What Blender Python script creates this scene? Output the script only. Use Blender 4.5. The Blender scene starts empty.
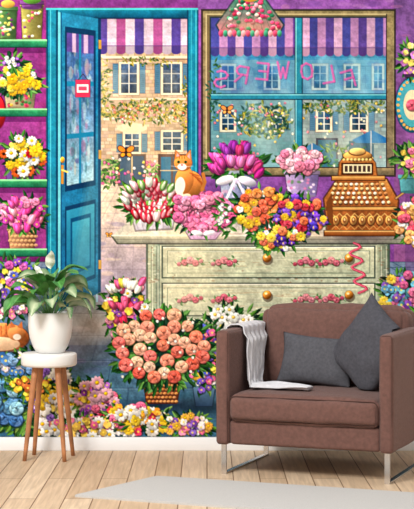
import bpy, bmesh, math, random
import numpy as np
from mathutils import Vector, Matrix, Euler
random.seed(7); rng=np.random.default_rng(7)
scene=bpy.context.scene
try:
    scene.view_settings.view_transform='Standard'
    scene.view_settings.look='None'
except Exception: pass

# ------------------------------------------------------------------ constants
S=204.08          # mural design units per metre
CAMH=1.1; DW=7.35
def WX(u): return (u-207)/S
def WZ(v): return CAMH-(v-226)/S

# ================================================================== MURAL PAINTER
K=4; OX,OY=-60,-40; CW,CH=534,477
Wp,Hp=CW*K,CH*K
C=np.zeros((Hp,Wp,3),np.float32)
def vnoise(cell,seed):
    r=np.random.default_rng(seed)
    gh,gw=Hp//cell+3,Wp//cell+3
    g=r.random((gh,gw)).astype(np.float32)
    y=np.arange(Hp)/cell; x=np.arange(Wp)/cell
    yi=y.astype(int); xi=x.astype(int)
    fy=(y-yi)[:,None].astype(np.float32); fx=(x-xi)[None,:].astype(np.float32)
    fy=fy*fy*(3-2*fy); fx=fx*fx*(3-2*fx)
    a=g[yi][:,xi]; b=g[yi][:,xi+1]; c=g[yi+1][:,xi]; d=g[yi+1][:,xi+1]
    return (a*(1-fx)+b*fx)*(1-fy)+(c*(1-fx)+d*fx)*fy-.5
N1=vnoise(5,1); N2=vnoise(16,2); N3=vnoise(54,3)
NT=N1*.35+N2*.35+N3*.4
WHITE=(255,255,255)
TF=None
def tp(x,y):
    if TF is None: return x,y
    return TF[0]+(x-TF[0])*TF[2],TF[1]+(y-TF[1])*TF[2]
def ts(v): return v if TF is None else v*TF[2]
def col(c): return np.array(c,np.float32)/255.
def mul(c,f): return tuple(min(255,max(0,v*f)) for v in c)
def mix(a,b,t): return tuple(a[i]*(1-t)+b[i]*t for i in range(3))
def jit(c,a=14):
    k=random.uniform(-a,a); return tuple(min(255,max(0,v+k+random.uniform(-a,a)*.4)) for v in c)
def win(x0,y0,x1,y1):
    i0=max(0,int((x0-OX)*K)-1); i1=min(Wp,int((x1-OX)*K)+2)
    j0=max(0,int((y0-OY)*K)-1); j1=min(Hp,int((y1-OY)*K)+2)
    if i1<=i0 or j1<=j0: return None
    X=(np.arange(i0,i1,dtype=np.float32)+.5)/K+OX
    Y=(np.arange(j0,j1,dtype=np.float32)+.5)/K+OY
    return slice(j0,j1),slice(i0,i1),X[None,:],Y[:,None]
def put(sj,si,m,c,a=1.,tex=0.):
    sub=C[sj,si]
    c=np.asarray(c,np.float32)
    if c.ndim==1: c=c[None,None,:]
    if tex: c=c*(1+tex*NT[sj,si])[...,None]
    m=(m*a)[...,None]
    sub[:]=sub*(1-m)+c*m
def poly(pts,c,a=1.,c2=None,d='v',tex=0.):
    pts=[tp(*p) for p in pts]
    xs=[p[0] for p in pts]; ys=[p[1] for p in pts]
    w=win(min(xs),min(ys),max(xs),max(ys))
    if w is None: return
    sj,si,X,Y=w
    ins=np.zeros((Y.shape[0],X.shape[1]),bool)
    n=len(pts)
    for k in range(n):
        x1,y1=pts[k]; x2,y2=pts[(k+1)%n]
        if y1==y2: continue
        cr=((y1>Y)!=(y2>Y))&(X<(x2-x1)*(Y-y1)/(y2-y1)+x1)
        ins^=cr
    cc=col(c)
    if c2 is not None:
        if d=='v': t=(Y-min(ys))/(max(ys)-min(ys)+1e-6)+0*X
        else: t=(X-min(xs))/(max(xs)-min(xs)+1e-6)+0*Y
        t=np.clip(t,0,1)[...,None]
        cc=col(c)*(1-t)+col(c2)*t
    put(sj,si,ins.astype(np.float32),cc,a,tex)
def rect(x0,y0,x1,y1,c,a=1.,c2=None,d='v',tex=0.):
    poly([(x0,y0),(x1,y0),(x1,y1),(x0,y1)],c,a,c2,d,tex)
def ell(x,y,rx,ry,c,ang=0,a=1.,sh=0.,tex=0.):
    x,y=tp(x,y); rx=ts(rx); ry=ts(ry)
    R=max(rx,ry)
    w=win(x-R,y-R,x+R,y+R)
    if w is None: return
    sj,si,X,Y=w
    ca,sa=math.cos(ang),math.sin(ang)
    U=((X-x)*ca+(Y-y)*sa)/rx; V=(-(X-x)*sa+(Y-y)*ca)/ry
    r2=U*U+V*V
    m=np.clip((1-np.sqrt(r2))*min(rx,ry)*K*.7+.5,0,1)
    cc=col(c)
    if sh:
        t=np.clip(1-sh*((X-x)/rx*.5+(Y-y)/ry*.8),.3,1.6)[...,None]
        cc=np.clip(cc[None,None,:]*t,0,1)
    put(sj,si,m,cc,a,tex)
def glow(x,y,rx,ry,c,a=.5):
    w=win(x-rx*2,y-ry*2,x+rx*2,y+ry*2)
    if w is None: return
    sj,si,X,Y=w
    m=np.clip(np.exp(-(((X-x)/rx)**2+((Y-y)/ry)**2)*1.5)-.0025,0,1)
    put(sj,si,m,col(c),a)
def line(pts,wd,c,a=1.):
    pts=[tp(*p) for p in pts]; wd=ts(wd)
    for (x1,y1),(x2,y2) in zip(pts[:-1],pts[1:]):
        w=win(min(x1,x2)-wd,min(y1,y2)-wd,max(x1,x2)+wd,max(y1,y2)+wd)
        if w is None: continue
        sj,si,X,Y=w
        dx,dy=x2-x1,y2-y1; L=dx*dx+dy*dy+1e-9
        t=np.clip(((X-x1)*dx+(Y-y1)*dy)/L,0,1)
        dd=np.sqrt((X-x1-t*dx)**2+(Y-y1-t*dy)**2)
        put(sj,si,np.clip((wd/2-dd)*K+.5,0,1),col(c),a)
def leaf(x,y,L,wd,ang,c):
    ca,sa=math.cos(ang),math.sin(ang)
    P=[];Q=[]
    for k in range(7):
        t=k/6; h=wd*math.sin(math.pi*t**.8)*.5
        P.append((x+ca*L*t-sa*h,y+sa*L*t+ca*h)); Q.append((x+ca*L*t+sa*h,y+sa*L*t-ca*h))
    poly(P+Q[::-1],c)
    poly(P+[(x+ca*L*t,y+sa*L*t) for t in (1,.66,.33,0)],mul(c,.68))
    line([(x,y),(x+ca*L*.9,y+sa*L*.9)],.35,mul(c,1.35),.6)
def rose(x,y,r,c):
    c=jit(c,10)
    ell(x+r*.08,y+r*.16,r*1.08,r*1.02,mul(c,.28),a=.5)
    ell(x,y,r,r*.95,mul(c,.76),sh=.3)
    o=random.uniform(0,6)
    lay=((.60,5,.46),(.38,4,.36),(.18,3,.26)) if r>3.6 else ((.5,4,.46),(.2,3,.3))
    for li,(R_,n,s) in enumerate(lay):
        for k in range(n):
            a=o+k*6.283/n+li*.7
            px=x+math.cos(a)*R_*r; py=y+math.sin(a)*R_*r*.92
            ell(px-math.cos(a)*r*.05,py-math.sin(a)*r*.05,r*s*1.2,r*s*.80,mul(c,.62-.03*li),a+1.57,a=.75)
            ell(px+math.cos(a)*r*.06,py+math.sin(a)*r*.06,r*s*1.12,r*s*.64,mix(mul(c,random.uniform(.90,1.05)),WHITE,random.uniform(.02,.2)),a+1.57,sh=.24)
    ell(x,y,r*.17,r*.14,mul(c,.58),a=.9)
def daisy(x,y,r,c,cc=(240,190,30),n=10):
    c=jit(c,8); o=random.uniform(0,6)
    ell(x+r*.1,y+r*.18,r*1.0,r*.95,(50,50,50),a=.35)
    for k in range(n):
        a=o+k*6.283/n
        ell(x+math.cos(a)*r*.6,y+math.sin(a)*r*.55,r*.42,r*1.5/n+.1*r,mul(c,random.uniform(.78,1.03)),a,sh=.12)
    ell(x,y,r*.32,r*.3,mul(cc,.65)); ell(x,y,r*.27,r*.25,cc,sh=.4)
def tulip(x,y,r,c,tip=None,ang=0):
    c=jit(c,10); tip=tip or mul(c,1.35)
    dx,dy=math.sin(ang),-math.cos(ang)
    ell(x+.4,y+.6,r*.72,r*1.05,mul(c,.35),ang,a=.55)
    ell(x,y,r*.64,r,mul(c,.74),ang)
    ell(x-dy*-.3*r,y+dx*.3*r,r*.34,r*.92,c,ang-.15,sh=.35)
    ell(x+dy*-.3*r,y-dx*.3*r,r*.34,r*.92,mul(c,.88),ang+.15,sh=.35)
    ell(x-dx*.05*r,y-dy*.05*r,r*.36,r*.8,mul(c,.72),ang,a=.8)
    ell(x-dx*.08*r,y-dy*.08*r,r*.3,r*.76,mix(c,tip,.5),ang,sh=.4)
    ell(x+dx*.6*r,y+dy*.6*r,r*.17,r*.28,tip,ang,a=.8)
def iris(x,y,r,c):
    c=jit(c,10)
    ell(x,y+r*.1,r*1.05,r,mul(c,.3),a=.5)
    for (a,L_) in ((-1.57,1.),(-2.3,.85),(-.85,.85),(.5,.9),(2.6,.9),(1.57,.8)):
        ell(x+math.cos(a)*r*.5,y+math.sin(a)*r*.5,r*.56*L_,r*.3,mul(c,random.uniform(.85,1.3)),a,sh=.3)
    ell(x,y+r*.3,r*.12,r*.3,(250,210,70))
def small(x,y,r,c):
    c=jit(c,16)
    ell(x+r*.15,y+r*.25,r*1.1,r*1.0,mul(c,.33),a=.45)
    for k in range(5):
        a=k*1.257+random.random()
        ell(x+math.cos(a)*r*.5,y+math.sin(a)*r*.5,r*.48,r*.48,mul(c,random.uniform(.78,1.2)))
    ell(x,y,r*.26,r*.26,(250,225,90),a=.8)
GR=[(60,114,52),(42,88,46),(94,146,64),(30,68,44),(120,166,84)]
def foliage(cx,cy,rx,ry,n,L=9,gr=GR,out=True):
    for k in range(n):
        t=random.uniform(0,6.283); q=math.sqrt(random.random())
        x=cx+math.cos(t)*rx*q; y=cy+math.sin(t)*ry*q
        a=t+random.uniform(-.7,.7) if out else random.uniform(0,6.28)
        leaf(x,y,L*random.uniform(.7,1.3),L*.38,a,jit(random.choice(gr),12))
def put_flower(kd,x,y,k,cx,rx):
    f,r,c=kd[:3]; r*=random.uniform(.82,1.2)
    if f=='r': rose(x,y,r,c)
    elif f=='d': daisy(x,y,r,c)
    elif f=='k': daisy(x,y,r,c,(70,35,20))
    elif f=='i': iris(x,y,r,c)
    elif f=='t': tulip(x,y,r,c,ang=max(-1.2,min(1.2,(x-cx)/rx)))
    else: small(x,y,r,c)
def bunch(cx,cy,rx,ry,n,kinds,leaves=None,L=9,base=(28,58,38)):
    ell(cx,cy,rx*.9,ry*.9,base,a=.85)
    foliage(cx,cy,rx,ry,leaves if leaves is not None else n,L)
    pts=[]
    for k in range(n):
        q=math.sqrt((k+.5)/n)*.95; t=k*2.39996+random.uniform(-.3,.3)
        pts.append((cx+math.cos(t)*rx*q+random.uniform(-1.3,1.3),cy+math.sin(t)*ry*q+random.uniform(-1.3,1.3),k))
    random.shuffle(pts)
    for x,y,k in pts: put_flower(random.choice(kinds),x,y,k,cx,rx)

# ---- base wall
rect(-60,-40,474,440,(140,86,160),c2=(122,64,136),tex=.3)
rect(-60,-40,46,440,(142,56,126),c2=(150,64,136),tex=.35)
for k in range(70):
    ell(random.uniform(-10,46),random.uniform(0,300),random.uniform(2,7),random.uniform(1,4),jit(random.choice([(166,78,156),(116,44,110),(174,72,132)]),10),a=.3)
for k in range(160):
    ell(random.uniform(198,474),random.uniform(-40,16),random.uniform(3,9),random.uniform(1.5,4),jit(random.choice([(166,116,182),(118,76,152),(190,134,172)]),16),a=.35)
rect(394,-40,474,300,(120,82,148),c2=(142,84,136),tex=.3)
for k in range(90):
    ell(random.uniform(395,474),random.uniform(-30,300),random.uniform(2,7),random.uniform(1,4),jit(random.choice([(154,106,174),(98,64,132),(168,100,150)]),14),a=.35)
# ---- shop floor
poly([(-60,262),(474,262),(474,440),(-60,440)],(116,136,162),c2=(60,104,128),tex=.4)
for k in range(90):
    x=random.uniform(-20,430); y=random.uniform(270,437)
    ell(x,y,random.uniform(5,16),random.uniform(1.5,4),jit(random.choice([(130,160,180),(96,98,160),(150,156,172),(70,124,136)]),16),a=.3)
rows=[262+ (k**1.6)*5.6 for k in range(10)]
for k,y in enumerate(rows):
    line([(-60,y),(474,y)],.9,(50,76,106),.6); line([(-60,y+1),(474,y+1)],.5,(190,208,216),.3)
for r_ in range(9):
    y0,y1=rows[r_],rows[r_+1]
    for k in range(-14,24):
        f=lambda y:150+(k+.5*(r_%2))*(22+30*(y-262)/178)
        line([(f(y0),y0),(f(y1),y1)],.9,(50,76,106),.6)
glow(95,325,60,28,(236,200,178),.6); glow(60,350,40,22,(160,148,184),.45)
glow(320,400,120,40,(42,92,110),.45); glow(250,345,50,18,(150,186,186),.4)
glow(410,330,30,50,(116,68,116),.4)

# ---- outside seen through door and window
def house(x0,y0,x1,y1,base=(204,174,138)):
    rect(x0,y0,x1,y1,(166,138,116))
    for yy in np.arange(y0,y1,3.4):
        xx=x0-random.uniform(0,6)
        while xx<x1:
            wd=random.uniform(4,7.5)
            c=jit(random.choice([base,mul(base,1.08),mul(base,.9),(216,198,170),(192,166,146)]),10)
            a0=max(x0,xx); a1=min(x1,xx+wd-.5)
            if a1>a0: rect(a0,yy,a1,min(y1,yy+2.9),c,.88)
            xx+=wd
def sash(x0,y0,x1,y1,c=(84,110,144)):
    rect(x0-2.8,y0-2.8,x1+2.8,y1+2.4,(120,96,84),.8); rect(x0-2.2,y0-2.2,x1+2.2,y1+2,(232,214,184))
    rect(x0,y0,x1,y1,c,c2=mul(c,.55),tex=.6)
    xm=(x0+x1)/2
    rect(xm-.6,y0,xm+.6,y1,(214,212,202))
    n=3
    for k in range(1,n):
        yy=y0+(y1-y0)*k/n; rect(x0,yy-.4,x1,yy+.4,(214,212,202))
    for (a,b) in ((x0-8,x0-3),(x1+3,x1+8)):
        rect(a-.4,y0-.4,b+.4,y1+.4,(46,74,104),.8); rect(a,y0,b,y1,(88,132,158))
        for yy in np.arange(y0+.6,y1,2): rect(a+.7,yy,b-.7,yy+.6,(52,92,122),.8)
rect(96,10,192,302,(150,196,222))
house(98,36,190,190)
rect(98,56,190,58.6,(228,212,184)); rect(98,58.6,190,59.8,(130,106,92)); rect(98,98,190,100,(222,202,172))
poly([(98,184),(190,184),(190,302),(98,302)],(234,208,178),c2=(150,136,172),tex=.3)
for k in range(80): ell(random.uniform(98,190),random.uniform(190,300),random.uniform(3,9),random.uniform(.8,2.4),jit(random.choice([(250,224,186),(160,140,166),(216,178,158),(134,132,174)]),10),a=.35)
for k in range(9): line([(98,186+k*k*1.7),(190,186+k*k*1.7)],.6,(134,114,132),.6)
for k in range(-6,9): line([(138+k*6,184),(130+k*24,302)],.6,(134,114,132),.5)
sash(121,64,137,93); sash(163,64,180,93)
sash(125,134,139,152,(70,100,130)); sash(163,132,181,150,(70,100,130))
rect(118,154,146,186,(88,70,64)); rect(120,156,131,185,(62,86,110)); rect(133,156,144,185,(46,70,100)); rect(131.4,156,132.6,185,(196,176,136))
rect(158,154,186,186,(88,66,60)); rect(161,157,171,184,(46,104,138)); rect(173,157,184,184,(58,86,110)); rect(160,170,186,171,(196,176,136))
ell(132,128,15,5,(232,208,172)); 
FG=[(108,122,48),(152,144,54),(74,106,46),(184,162,64),(54,86,42),(200,178,88)]
foliage(146,111,44,12,280,5.2,FG,False)
foliage(104,84,6,34,90,5,FG,False); foliage(186,110,5,30,60,4.6,FG,False); foliage(150,62,30,4,50,4,FG,False)
for k in range(70): small(random.uniform(102,189),random.uniform(100,122),1.2,random.choice([(236,186,60),(230,120,140),(246,236,216),(214,80,64)]))
foliage(110,172,10,14,80,6,GR,False); foliage(152,174,6,11,44,5,GR,False)
for k in range(40): small(random.uniform(102,158),random.uniform(158,184),1.5,random.choice([(236,100,130),(246,216,90),(246,236,236),(204,60,156)]))
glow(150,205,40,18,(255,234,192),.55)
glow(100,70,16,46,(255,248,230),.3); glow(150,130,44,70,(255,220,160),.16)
def awning(x0,x1,y0,y1,wd,cols,slope=0):
    k=0; x=x0
    while x<x1:
        c=cols[k%len(cols)]
        a1=min(x+wd,x1)
        poly([(x,y0),(a1,y0),(a1+slope,y1-8),(x+slope,y1-8)],mul(c,.82),c2=c,tex=.2)
        poly([(x+slope,y1-8),(a1+slope,y1-8),(a1+slope,y1-2),(x+slope,y1-2)],mul(c,.82))
        ell((x+a1)/2+slope,y1-2.6,(a1-x)/2,3,mul(c,.82))
        x+=wd;k+=1
    line([(x0+slope,y1-8.3),(x1+slope,y1-8.3)],.8,(84,56,114),.6)
    for q in range(4): line([(x0,y0+5+q*8),(x1,y0+5+q*8)],.5,(90,60,120),.18)
awning(98,188,14,54,9.2,[(102,82,166),(222,196,216),(182,92,152),(226,202,220)])
# door frame
T1=(30,134,164); T2=(76,184,200); T0=(12,74,108)
rect(46,-8,198,8,(126,58,134),tex=.3); rect(46,8,198,19,T1,c2=T0,tex=.25); rect(46,8,198,10,T2); rect(46,17.8,198,19,(12,52,80))
rect(187,10,198,226,T1,c2=(30,122,150),tex=.25); rect(187,10,188.6,226,T0); rect(195.4,10,196.4,226,T2); rect(191,10,192,226,T2,.6); rect(197.2,10,198.6,226,T0)
rect(46,10,60,302,T1,tex=.25); rect(46,10,48,302,T0); rect(50,10,51,300,T2); rect(56,10,58,300,T0)
def dq(u,v):
    x=58+43*u; top=12+7*u; bot=312-20*u
    return (x,top+(bot-top)*v)
def dpoly(u0,v0,u1,v1,c,**k): poly([dq(u0,v0),dq(u1,v0),dq(u1,v1),dq(u0,v1)],c,**k)
dpoly(0,0,1,1,(36,130,168),c2=(22,100,144),tex=.35)
dpoly(0,0,.06,1,(100,194,208)); dpoly(.93,0,1,1,(14,62,100)); dpoly(.06,0,.09,1,(14,80,122))
dpoly(.16,.045,.88,.605,(12,62,100)); dpoly(.21,.065,.83,.585,(52,92,152),c2=(136,178,192),tex=.5)
for k in range(80):
    u=random.uniform(.28,.76); v=random.uniform(.10,.55); x,y=dq(u,v)
    ell(x,y,random.uniform(.6,2.4),random.uniform(2,9),random.choice([(110,166,196),(46,82,138),(186,206,208),(80,72,146),(38,100,110),(206,184,156),(180,110,150)]),a=.4)
dpoly(.21,.065,.83,.13,(90,68,146),a=.8); dpoly(.33,.065,.42,.13,(212,184,212),a=.8); dpoly(.6,.065,.7,.13,(212,184,212),a=.8)
dpoly(.49,.065,.54,.585,(30,126,164)); 
dpoly(.21,.23,.83,.247,(30,126,164)); dpoly(.21,.41,.83,.427,(30,126,164))
dpoly(.16,.655,.88,.94,(12,66,106)); dpoly(.20,.67,.85,.925,(44,144,178),c2=(26,110,150)); dpoly(.29,.70,.76,.895,(14,84,126)); dpoly(.33,.715,.74,.885,(52,156,186),c2=(30,116,154))
rect(75.2,79.5,90.4,97.5,(120,20,60),.7); rect(75.8,80,89.8,97,(214,62,98)); rect(77,84.6,88.6,92.4,(236,222,222)); rect(78.5,86.4,87,90.6,(206,50,86),.8); line([(78,80),(83,74),(88,80)],.6,(60,40,40))
ell(62.5,160,2.2,3.2,(210,160,60),sh=.5); rect(61,165,63.8,184,(190,140,60)); line([(62,170),(67.5,172)],1.8,(250,206,110))
for yy in (40,150,260): rect(98.5,yy,101.5,yy+9,(180,140,70))

# ---- window
rect(201,9,396,177,(64,52,52)); rect(203,11,394,175,(134,118,88),c2=(144,130,100),tex=.4); rect(205.5,13.5,391.5,172.5,(180,164,124)); rect(207,15,390,171,(118,102,76)); rect(209.5,16.5,388,170,(54,62,68))
rect(211,18,386,168,(52,118,164),c2=(76,154,170),tex=.4)
house(300,60,386,168,(186,166,138)); rect(300,60,386,168,(60,144,180),.42); rect(300,60,386,100,(56,126,176),.45)
sash(314,66,326,88,(50,96,140)); sash(346,66,358,88,(50,96,140)); sash(374,66,382,88,(50,96,140)); rect(300,58,386,94,(80,160,200),.45)
sash(318,112,330,130,(50,92,126)); sash(352,112,366,130,(50,92,126)); rect(316,138,338,168,(60,66,84)); rect(318,140,336,168,(50,102,128)); rect(349,141,374,168,(50,88,110))
house(211,60,295,168,(180,174,148)); rect(211,60,296,168,(48,130,162),.52)
sash(222,66,234,88,(40,80,130)); sash(266,66,278,88,(40,80,130)); rect(211,58,295,94,(66,140,190),.5)
sash(222,112,234,130,(40,80,120)); sash(270,112,282,130,(40,80,120)); rect(211,100,295,168,(60,146,166),.2)
foliage(264,120,28,18,240,6.0,[(80,118,62),(124,144,62),(44,96,80),(170,164,76),(36,82,80)],False)
foliage(343,106,42,7,190,5.2,[(98,122,52),(62,100,62),(150,146,62),(44,82,62)],False)
foliage(330,156,36,12,120,6,[(60,116,80),(34,86,76),(104,144,72)],False); foliage(226,160,18,10,60,6,[(46,100,98),(80,136,100)],False)
foliage(214,92,5,30,50,5,[(80,118,62),(44,96,80)],False)
for k in range(120): small(random.uniform(214,384),random.uniform(102,166),1.3,random.choice([(232,196,100),(216,124,150),(232,232,212),(190,90,124)]))
for (ux,uy,s_) in ((371,140,1.),(312,150,.7)):
    poly([(ux-19*s_,uy),(ux+1,uy-10*s_),(ux+19*s_,uy),(ux+15*s_,uy+3),(ux-15*s_,uy+3)],(40,112,172)); line([(ux,uy-9*s_),(ux,168)],.9,(206,206,206))
for k in range(50): ell(random.uniform(214,294) if k%2 else random.uniform(304,384),random.uniform(58,92),random.uniform(2,6),random.uniform(2,6),random.choice([(110,178,206),(50,94,162),(156,206,216),(86,88,156)]),a=.22)
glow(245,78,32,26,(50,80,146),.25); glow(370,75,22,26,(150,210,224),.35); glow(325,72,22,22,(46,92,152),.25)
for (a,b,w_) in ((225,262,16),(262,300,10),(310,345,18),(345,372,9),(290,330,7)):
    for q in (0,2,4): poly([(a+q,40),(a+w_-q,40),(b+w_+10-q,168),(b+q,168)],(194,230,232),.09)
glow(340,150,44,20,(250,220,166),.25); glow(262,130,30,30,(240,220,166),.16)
awning(211,386,18,56,8.2,[(82,82,162),(186,136,188),(104,78,158),(206,164,200)],0)
MC=(44,132,156)
rect(294.4,18,302.8,168,(16,62,84)); rect(295.4,18,301.8,168,MC,tex=.15); rect(295.4,18,296.6,168,(126,204,210))
rect(211,93.4,386,100,(16,62,84)); rect(211,94.2,386,99,MC,tex=.15); rect(211,94.2,386,95.2,(126,204,210))
rect(386,14,393,172,(144,126,92),c2=(116,106,86),tex=.4); rect(386,14,387,172,(66,54,52)); rect(204,167,394,175,(164,144,104),c2=(106,92,72),tex=.4); rect(204,167,394,168,(66,54,52))
FONT={'F':[[(0,0),(0,2)],[(0,0),(1,0)],[(0,.95),(.8,.95)]],'L':[[(0,0),(0,2),(1,2)]],
'O':[[(.5,0),(.9,.3),(1,1),(.9,1.7),(.5,2),(.1,1.7),(0,1),(.1,.3),(.5,0)]],'W':[[(0,0),(.28,2),(.5,.7),(.72,2),(1,0)]],
'E':[[(1,0),(0,0),(0,2),(1,2)],[(0,1),(.8,1)]],'R':[[(0,2),(0,0),(.8,0),(1,.3),(1,.7),(.8,1),(0,1)],[(.45,1),(1,2)]],
'S':[[(1,.25),(.7,0),(.3,0),(0,.3),(.1,.75),(.9,1.2),(1,1.65),(.7,2),(.3,2),(0,1.7)]]}
for k,ch_ in enumerate('FLOWERS'):
    t=k/6; cx=348-t*124
    if k>=3: cx-=3
    cy=79-9*math.sin(math.pi*t)
    an=(0.5-t)*.55
    for st in FONT[ch_]:
        P=[]
        for (a,b) in st:
            lx=-(a-.5)*11; ly=(b-1)*8
            P.append((cx+lx*math.cos(-an)-ly*math.sin(-an),cy+lx*math.sin(-an)+ly*math.cos(-an)))
        line([(p[0]+.5,p[1]+.5) for p in P],2.4,(90,50,120),.35); line(P,2.1,(204,104,168),.78)
# hanging stained lamp
line([(250,-40),(250,2)],1,(90,70,60))
poly([(235,-3),(265,-3),(285,25),(280,34),(220,34),(215,25)],(40,60,60),.7); poly([(237,-3),(263,-3),(283,25),(279,33),(221,33),(217,25)],(60,130,108),c2=(190,110,120),tex=.2)
for k in range(8): line([(240+k*3,-2),(219+k*8.8,33)],.5,(40,76,66),.6)
for k in range(90):
    y=random.uniform(0,31); hw=11+y*.75
    x=250+random.uniform(-hw,hw); ell(x+.3,y+.4,2.6,2.2,(40,40,40),a=.3); ell(x,y,2.2,1.8,jit(random.choice([(210,80,120),(226,140,156),(214,70,110),(66,148,110),(236,180,170),(60,120,90),(186,54,90)]),12),sh=.4)
for k in range(14): ell(221+k*4.5,33.5,2.3,3.4,[(196,76,110),(70,146,120),(226,150,160)][k%3],sh=.4)
glow(250,26,24,8,(255,214,150),.3)
ell(250,-2,8,4,(190,140,60))
def bfly(x,y,s,c):
    for d in (-1,1):
        ell(x+d*s*.55,y-s*.35,s*.62,s*.42,(60,30,24),d*-.6,a=.8); ell(x+d*s*.55,y-s*.35,s*.48,s*.3,c,d*-.6)
        ell(x+d*s*.4,y+s*.35,s*.4,s*.34,(60,30,24),d*.6,a=.8); ell(x+d*s*.4,y+s*.35,s*.28,s*.22,mul(c,1.2),d*.6)
    ell(x,y,s*.1,s*.6,(40,25,20))
bfly(126,152,8,(236,130,34)); bfly(227,110,6,(220,146,80)); bfly(109,235,3.4,(236,150,50))

# ---- left shelves
for y in (41,110,181,250):
    rect(-60,y+6,46,y+12,(76,24,78),.5)
for x in (-40,): rect(x,-40,x+4,300,(70,170,110))
def pot(x,y,w,h,c,c2=None,wt=.85):
    poly([(x-w/2-.8,y-.8),(x+w/2+.8,y-.8),(x+w/2*wt+.8,y+h+.8),(x-w/2*wt-.8,y+h+.8)],mul(c,.35),.5)
    poly([(x-w/2,y),(x+w/2,y),(x+w/2*wt,y+h),(x-w/2*wt,y+h)],mul(c,1.08),c2=c2 or mul(c,.58),d='h',tex=.2)
    ell(x,y+h,w/2*wt,1.6,mul(c,.72)); rect(x-w/2-1,y-1.2,x+w/2+1,y+2.2,mul(c,1.08),c2=mul(c,.68),d='h'); rect(x-w/2-1,y+2.2,x+w/2+1,y+2.9,mul(c,.5))
pot(8,8,18,31,(106,146,88)); pot(32,4,22,35,(174,164,88)); pot(-20,6,22,33,(80,130,170))
for k in range(70): 
    x=random.choice([8,32,-20]); ell(x+random.uniform(-8,8),random.uniform(11,37),1.6,1.3,jit(random.choice([(214,80,120),(244,214,110),(50,120,80),(234,234,214),(120,60,120)]),10),sh=.3,a=.85)
pot(32,2,22,6,(140,80,150)); ell(32,0,9,4,(100,150,60),sh=.3); ell(8,4,7,4,(214,166,80),sh=.3)
bunch(-25,78,26,22,26,[('r',5,(230,120,60)),('d',6,(250,240,230))])
pot(20,88,32,20,(196,180,138)); 
for k in range(30): ell(random.uniform(7,33),random.uniform(92,106),1.7,1.5,random.choice([(200,70,100),(70,130,70),(220,170,70),(120,80,60)]),sh=.3)
bunch(20,80,20,15,24,[('d',6,(246,208,44)),('d',5,(246,228,90)),('s',3,(236,236,226)),('d',5,(240,186,34))],44)
bunch(12,62,9,6,10,[('s',2.5,(236,231,241)),('s',2,(150,90,190))],24)
ell(-2,112,8,17,(124,16,36)); ell(-2.6,112,7.4,16,(218,42,52),sh=.5); ell(-4,105,2.4,5,(250,150,140),a=.6)
pot(20,164,30,17,(110,80,140))
bunch(23,156,21,19,30,[('k',6,(218,46,54)),('d',5.4,(246,244,234)),('d',5.6,(244,200,46)),('k',5.4,(232,108,44)),('s',3,(234,214,90))],64)
bunch(-25,150,20,22,22,[('d',7,(240,240,240)),('r',6,(190,60,160))])
pot(22,228,28,21,(196,146,108),(106,64,48)); 
for r_ in range(4):
    for k in range(7): ell(10+k*4+(r_%2)*2,232+r_*4.4,1.9,1.6,(216,166,116),sh=.4,a=.8)
bunch(22,214,23,17,32,[('t',5,(226,72,144)),('r',4.5,(234,122,168)),('s',3.5,(206,66,158)),('t',5,(244,138,166))],60)
bunch(-25,222,22,22,24,[('r',5,(250,190,90)),('s',3,(240,240,233))])
for y in (41,110,181,250):
    rect(-60,y-1.5,47,y,(146,216,156)); rect(-60,y,47,y+6,(62,154,102),c2=(32,102,78),tex=.3); rect(-60,y+6,47,y+6.8,(16,56,54))
# tabby curled on a cushion at left
ell(4,338,26,15,(96,56,44),a=.6); ell(4,337,25,14,(212,126,70),.05,sh=.35,tex=.4); ell(0,344,20,7,(234,194,156),sh=.2)
for k in range(8): line([(-14+k*5,325+abs(k-4)*1.0),(-15+k*5.4,334)],1.3,(164,82,42),.6)
ell(16,333,8.5,7.4,(222,144,84),sh=.3); poly([(10,328),(11,321),(16,327)],(204,120,70)); poly([(17,327),(22,321),(23,329)],(204,120,70)); ell(17,337,4,3,(246,226,204))
bunch(14,280,30,20,60,[('s',3.5,(134,84,186)),('s',3.5,(244,239,244)),('r',4,(198,86,168)),('s',3,(244,204,80)),('d',4.5,(106,110,204))],70)
bunch(6,308,24,10,26,[('s',3.2,(226,130,170)),('r',4,(140,90,184)),('s',3,(244,239,244))],40)
bunch(-35,290,25,30,40,[('s',4,(240,130,170)),('r',5,(250,245,240))])
rect(-60,352,30,440,(44,90,122),.6,tex=.4)

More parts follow.
